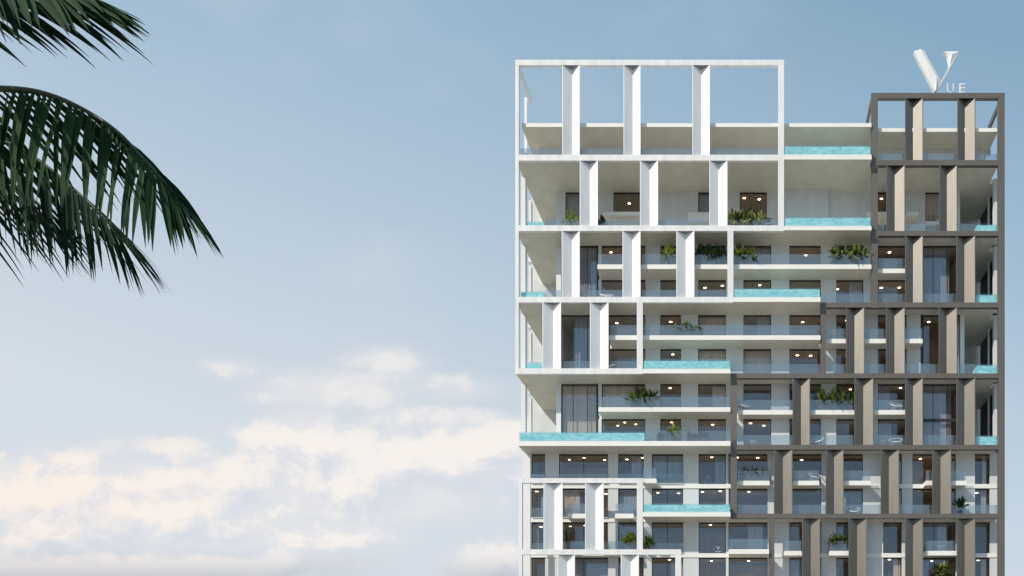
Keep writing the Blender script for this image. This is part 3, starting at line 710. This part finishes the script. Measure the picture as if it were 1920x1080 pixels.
person('person with dark hair and lilac top seated on a sofa behind the window', (u(1327, 2.9), 2.95, top('M6') + .02), R(35), 'hair_d', 'top_lilac', 'grey_cloth')
person('person with fair hair, mauve top and blue trousers seated by the bronze post', (u(1659, 2.7), 2.7, top('S3') + .02), R(-40), 'hair_l', 'top_mauve', 'denim', lean=.2)

# ------------------------------------------------------------------ palm tree
CAM = Vector((0, -DIST, EYE))
def pp(px, py, dist):     # image pixel position placed at a chosen distance from the viewer
    return CAM + Vector(((px - VX) / 1200 * dist, dist, (VY - py) / 1200 * dist))
def spline(pts, n):
    pts = [Vector(p) for p in pts]; P_ = [pts[0] * 2 - pts[1]] + pts + [pts[-1] * 2 - pts[-2]]; out = []
    seg = len(pts) - 1
    for k in range(n + 1):
        t = k / n * seg; i = min(int(t), seg - 1); f = t - i
        a, b, c, d = P_[i], P_[i + 1], P_[i + 2], P_[i + 3]
        out.append(.5 * ((2 * b) + (c - a) * f + (2 * a - 5 * b + 4 * c - d) * f * f + (3 * b - a - 3 * c + d) * f ** 3))
    return out
crown = pp(-430, 360, 5.3)
palm = thing('palm_tree', 'palm tree with dark drooping fronds reaching in from the left', 'tree', (crown.x, crown.y, 0))
def ribbon(m, p, d, side, L_, wd, mat, grav, seg=7, split=0.0):
    vs = []; p = Vector(p); d = Vector(d).normalized()
    for i in range(seg + 1):
        t = i / seg
        ww = wd * min(1, .35 + t * 3.0) * (1 - max(0, (t - .45) / .55) ** 1.5) + .0012
        sd = (side - d * side.dot(d)).normalized(); nr = sd.cross(d)
        vs += [p - sd * ww / 2 - nr * ww * .18, p, p + sd * ww / 2 - nr * ww * .18]
        p = p + d * (L_ / seg); d = (d + Vector((0, 0, -1)) * grav / seg * (1 + t)).normalized()
    fs = []
    for i in range(seg):
        a = i * 3; fs += [(a, a + 1, a + 4, a + 3), (a + 1, a + 2, a + 5, a + 4)]
    m.add(vs, fs, mat)
def frond(pts, seed, n=62, L0=.82, wd=.052, start=.18, near=(.10, -.30, -1.0), far=(.62, .40, -.70), grav=.5, r0=.03, tipdir=None, thin_end=.35):
    rnd = random.Random(seed); sp_ = spline(pts, n * 2); m = MB(); N = len(sp_)
    m.tube(sp_[::2], [r0 * (1 - .88 * i / (len(sp_[::2]) - 1)) for i in range(len(sp_[::2]))], 'rachis', 6)
    f = build('frond', m, palm, smooth=True, origin=sp_[0])
    lm = MB()
    for i in range(int(start * N), N - 1):
        t = i / (N - 1); T = (sp_[min(i + 1, N - 1)] - sp_[i - 1]).normalized()
        H = Vector((T.x, T.y, 0)); H = H.normalized() if H.length > .01 else Vector((1, 0, 0))
        S = Vector((-H.y, H.x, 0))
        for sgn, dv in ((-1, near), (1, far)):
            if (i + (sgn > 0)) % 2: continue
            if rnd.random() < .06: continue
            e = max(0, (t - .72) / .28)
            dd = H * dv[0] + S * dv[1] + Vector((0, 0, dv[2]))
            dd = dd.normalized().lerp(T, .08 + .76 * e) + Vector((rnd.uniform(-.09, .09), rnd.uniform(-.08, .08), rnd.uniform(-.05, .05)))
            LL = L0 * (.55 + .45 * math.sin(math.pi * min(1, .25 + t * .75))) * (1 - .12 * e) * rnd.uniform(.86, 1.08)
            ww = wd * rnd.uniform(.65, 1.2) * (1 - thin_end * e) * (1 if sgn < 0 else .72)
            ribbon(lm, sp_[i] + S * sgn * .006, dd, (T + S * .35 * rnd.uniform(-1, 1)), LL, ww, 'palm', grav * (1 - .5 * e) * rnd.uniform(.8, 1.3))
    build('leaflets', lm, f, origin=sp_[0])
    return f
# the three fronds in view
frond([crown, pp(-270, 240, 5.25), pp(-100, 176, 5.15), pp(20, 167, 5.05), pp(110, 184, 5.0), pp(205, 235, 4.95), pp(268, 296, 4.9), pp(308, 342, 4.88), pp(332, 372, 4.86)], 3, n=64, L0=1.02, wd=.054, near=(.02, -.22, -1.0), far=(.80, .35, -.80))
frond([crown, pp(-280, 120, 5.0), pp(-180, 0, 4.8), pp(-80, -30, 4.6), pp(20, -34, 4.5), pp(115, -20, 4.45), pp(180, 0, 4.4)], 5, n=60, L0=.95, wd=.06, near=(.75, -.25, -.80), far=(1.0, .3, -.50), grav=.3)
frond([crown, pp(-270, 270, 5.4), pp(-120, 225, 5.6), pp(-10, 248, 5.7), pp(72, 300, 5.75), pp(140, 355, 5.8), pp(195, 408, 5.8), pp(232, 455, 5.8)], 8, n=60, L0=1.12, wd=.040, near=(.25, -.25, -.95), far=(.75, .3, -.7), grav=.45)
frond([crown, pp(-300, 330, 5.5), pp(-170, 290, 5.8), pp(-60, 300, 5.95), pp(10, 335, 6.0), pp(65, 375, 6.0), pp(105, 412, 6.0)], 9, n=34, L0=1.1, wd=.042, near=(.3, -.25, -.95), far=(.7, .3, -.8), grav=.45)
# rest of the crown, unseen to the left, added to shade the visible fronds
for k, (az, up, ln) in enumerate([(120, .9, 2.6), (150, .5, 2.7), (180, 1.0, 2.8), (205, .6, 2.8), (235, 1.1, 2.7), (262, .5, 2.3), (215, 1.6, 2.6), (170, 1.5, 2.5), (250, 1.7, 2.4), (195, .1, 2.4), (140, 0.1, 2.3), (230, .1, 2.3)]):
    a = R(az); c, s = math.cos(a), math.sin(a); q = crown
    pts = [q] + [q + Vector((c * ln * r_, s * ln * r_, up * (1.5 * r_ - 1.9 * r_ * r_) * ln * .55)) for r_ in (.2, .45, .7, .9, 1.0)]
    frond(pts, 20 + k, n=34, L0=.72, wd=.075, near=(.4, -.7, -.7), far=(.4, .7, -.7))
tm = MB(); n = 26
tm.tube([(crown.x + .12 * math.sin(i / n * 2.2) - .1, crown.y + .05 * math.sin(i / n * 3), (crown.z - .02) * i / n) for i in range(n + 1)],
        [(.19 - .07 * i / n) * (1.06 if i % 2 else .97) * (1.35 if i == 0 else 1) for i in range(n + 1)], 'bark', 14)
build('trunk', tm, palm, smooth=True)

# ------------------------------------------------------------------ light and sky
EL, AZ = 42.0, 50.0
sun = bpy.data.lights.new('sun', 'SUN'); sun.energy = 3.9; sun.angle = R(.5); sun.color = (1.0, .93, .84)
so = bpy.data.objects.new('sun', sun); COL.objects.link(so)
sd = Vector((-math.sin(R(AZ)) * math.cos(R(EL)), -math.cos(R(AZ)) * math.cos(R(EL)), math.sin(R(EL))))
so.rotation_euler = sd.to_track_quat('Z', 'Y').to_euler(); so.location = (-30, -70, 60)

wd_ = bpy.data.worlds.new('World'); sc.world = wd_; wd_.use_nodes = True
N = wd_.node_tree.nodes; L = wd_.node_tree.links; N.clear()
def math_(op, a, b=None, c=None, clamp=False):
    n = N.new('ShaderNodeMath'); n.operation = op; n.use_clamp = clamp
    for i, v in enumerate((a, b, c)):
        if v is None: continue
        if isinstance(v, (int, float)): n.inputs[i].default_value = v
        else: L.new(v, n.inputs[i])
    return n.outputs[0]
def mixc(f, a, b):
    n = N.new('ShaderNodeMixRGB')
    for i, v in enumerate((f, a, b)):
        if isinstance(v, (int, float)): n.inputs[i].default_value = v
        elif isinstance(v, tuple): n.inputs[i].default_value = (*v, 1)
        else: L.new(v, n.inputs[i])
    return n.outputs[0]
def smooth(v, lo, hi):
    n = N.new('ShaderNodeMapRange'); n.interpolation_type = 'SMOOTHSTEP'; L.new(v, n.inputs[0])
    n.inputs['From Min'].default_value = lo; n.inputs['From Max'].default_value = hi
    return n.outputs[0]
out = N.new('ShaderNodeOutputWorld'); bg = N.new('ShaderNodeBackground'); L.new(bg.outputs[0], out.inputs[0])
SKY = .10
bg.inputs[1].default_value = SKY
sky = N.new('ShaderNodeTexSky'); sky.sky_type = 'NISHITA'; sky.sun_disc = False
sky.sun_elevation = R(EL); sky.sun_rotation = R(180 + AZ); sky.air_density = 1.0; sky.dust_density = 1.0; sky.ozone_density = 1.5
tc = N.new('ShaderNodeTexCoord'); sx = N.new('ShaderNodeSeparateXYZ'); L.new(tc.outputs['Generated'], sx.inputs[0])
yy = math_('MAXIMUM', sx.outputs[1], .08)
A = math_('DIVIDE', sx.outputs[0], yy); B = math_('DIVIDE', sx.outputs[2], yy)    # tangents of bearing and height
front = smooth(sx.outputs[1], .1, .3)
def sc_c(c): return tuple(v / SKY for v in c)
# pale humid air: whiter towards the horizon and towards the west (left)
hz = math_('ADD', math_('MULTIPLY_ADD', A, -.31, 1.16), math_('MULTIPLY', B, -1.01), clamp=True)
hazec = mixc(hz, sc_c((.27, .455, .61)), sc_c((.62, .67, .72)))
skyc = mixc(math_('MULTIPLY_ADD', hz, .25, .70), sky.outputs[0], hazec)
SKYC = skyc
# clouds
def noise(vec, scale, det, dist=0.0, rough=.55):
    n = N.new('ShaderNodeTexNoise'); n.inputs['Scale'].default_value = scale; n.inputs['Detail'].default_value = det
    n.inputs['Distortion'].default_value = dist; n.inputs['Roughness'].default_value = rough; L.new(vec, n.inputs['Vector']); return n.outputs['Fac']
BL = [(60, 965, 340, 92, 1.25), (330, 955, 230, 86, 1.05), (555, 850, 100, 70, 1.2), (660, 905, 220, 80, 1.15), (920, 850, 170, 62, 1.05), (790, 880, 150, 60, .95),
      (430, 990, 95, 56, 1.05), (480, 905, 120, 50, .95), (560, 1005, 210, 44, .85), (120, 1080, 460, 60, 1.2), (500, 1060, 260, 44, .9), (930, 1065, 120, 44, 1.1), (965, 815, 60, 38, .9),
      (440, 690, 90, 30, .50), (640, 730, 190, 42, .68), (715, 675, 120, 36, .52), (300, 838, 110, 26, .48), (820, 780, 150, 28, .62), (500, 745, 70, 20, .56), (860, 730, 130, 34, .58)]
def field(dA, dB):
    a = math_('ADD', A, dA); b = math_('ADD', B, dB)
    cb = N.new('ShaderNodeCombineXYZ'); L.new(a, cb.inputs[0]); L.new(math_('MULTIPLY', b, 1.45), cb.inputs[1]); cb.inputs[2].default_value = 3.7
    n1 = noise(cb.outputs[0], 6.5, 13, .2, .62); n2 = noise(cb.outputs[0], 2.2, 3)
    tot = None
    for cx, cy, rx, ry, am in BL:
        ex = math_('MULTIPLY', math_('SUBTRACT', a, (cx - VX) / 1200), 1200 / rx); ey = math_('MULTIPLY', math_('SUBTRACT', b, (VY - cy) / 1200), 1200 / ry)
        r2 = math_('ADD', math_('MULTIPLY', ex, ex), math_('MULTIPLY', ey, ey))
        gg = math_('MULTIPLY', math_('POWER', math.e, math_('MULTIPLY', r2, -.75)), am)
        tot = gg if tot is None else math_('SMOOTH_MAX', tot, gg, .15)
    nn = math_('MULTIPLY_ADD', math_('SUBTRACT', n1, .5), 2.5, math_('MULTIPLY', math_('SUBTRACT', n2, .5), .6))
    return math_('MULTIPLY_ADD', tot, .80, nn), smooth(tot, .10, .50), math_('MULTIPLY_ADD', math_('SUBTRACT', n2, .5), 1.2, tot)
(d0, gate, wide), (d1, _, _2) = field(0, 0), field(-.020, .026)
cover = math_('MULTIPLY', math_('MULTIPLY', smooth(d0, .30, .68), gate), front)
lit = smooth(math_('SUBTRACT', d0, d1), -.38, .30)
# the undersides close to the horizon are greyer
low = math_('SUBTRACT', 1.0, smooth(B, .165, .235))
shade_c = mixc(low, sc_c((.60, .64, .71)), sc_c((.46, .49, .56)))
lit_c = mixc(smooth(A, -.6, -1.15), sc_c((.87, .82, .77)), sc_c((.90, .80, .72)))
cloud = mixc(math_('MULTIPLY', lit, math_('SUBTRACT', 1.0, math_('MULTIPLY', low, .8))), shade_c, lit_c)
# soft layer of thinner cloud round and under the bright heads
veil_c = mixc(smooth(B, .23, .165), sc_c((.74, .72, .735)), sc_c((.50, .52, .56)))
veil = math_('MULTIPLY', math_('MULTIPLY', smooth(wide, .15, 1.0), front), .80)
skyc = mixc(veil, skyc, veil_c)
thin = math_('MULTIPLY_ADD', smooth(B, .38, .46), -.34, .82)     # the high shreds are thinner
L.new(mixc(math_('MULTIPLY', cover, thin), skyc, cloud), bg.inputs[0])

# ------------------------------------------------------------------ camera
cam = bpy.data.cameras.new('camera'); co = bpy.data.objects.new('camera', cam); COL.objects.link(co)
co.location = CAM; co.rotation_euler = (R(90), 0, 0)
cam.sensor_width = 36; cam.lens = 22.5; cam.shift_x = (960 - VX) / 1920; cam.shift_y = (VY - 540) / 1920
cam.clip_start = .1; cam.clip_end = 12000
sc.camera = co
sc.view_settings.view_transform = 'Standard'; sc.view_settings.look = 'None'; sc.view_settings.gamma = 1; sc.view_settings.exposure = 0.15
sc.cycles.transparent_max_bounces = 16; sc.cycles.max_bounces = 8
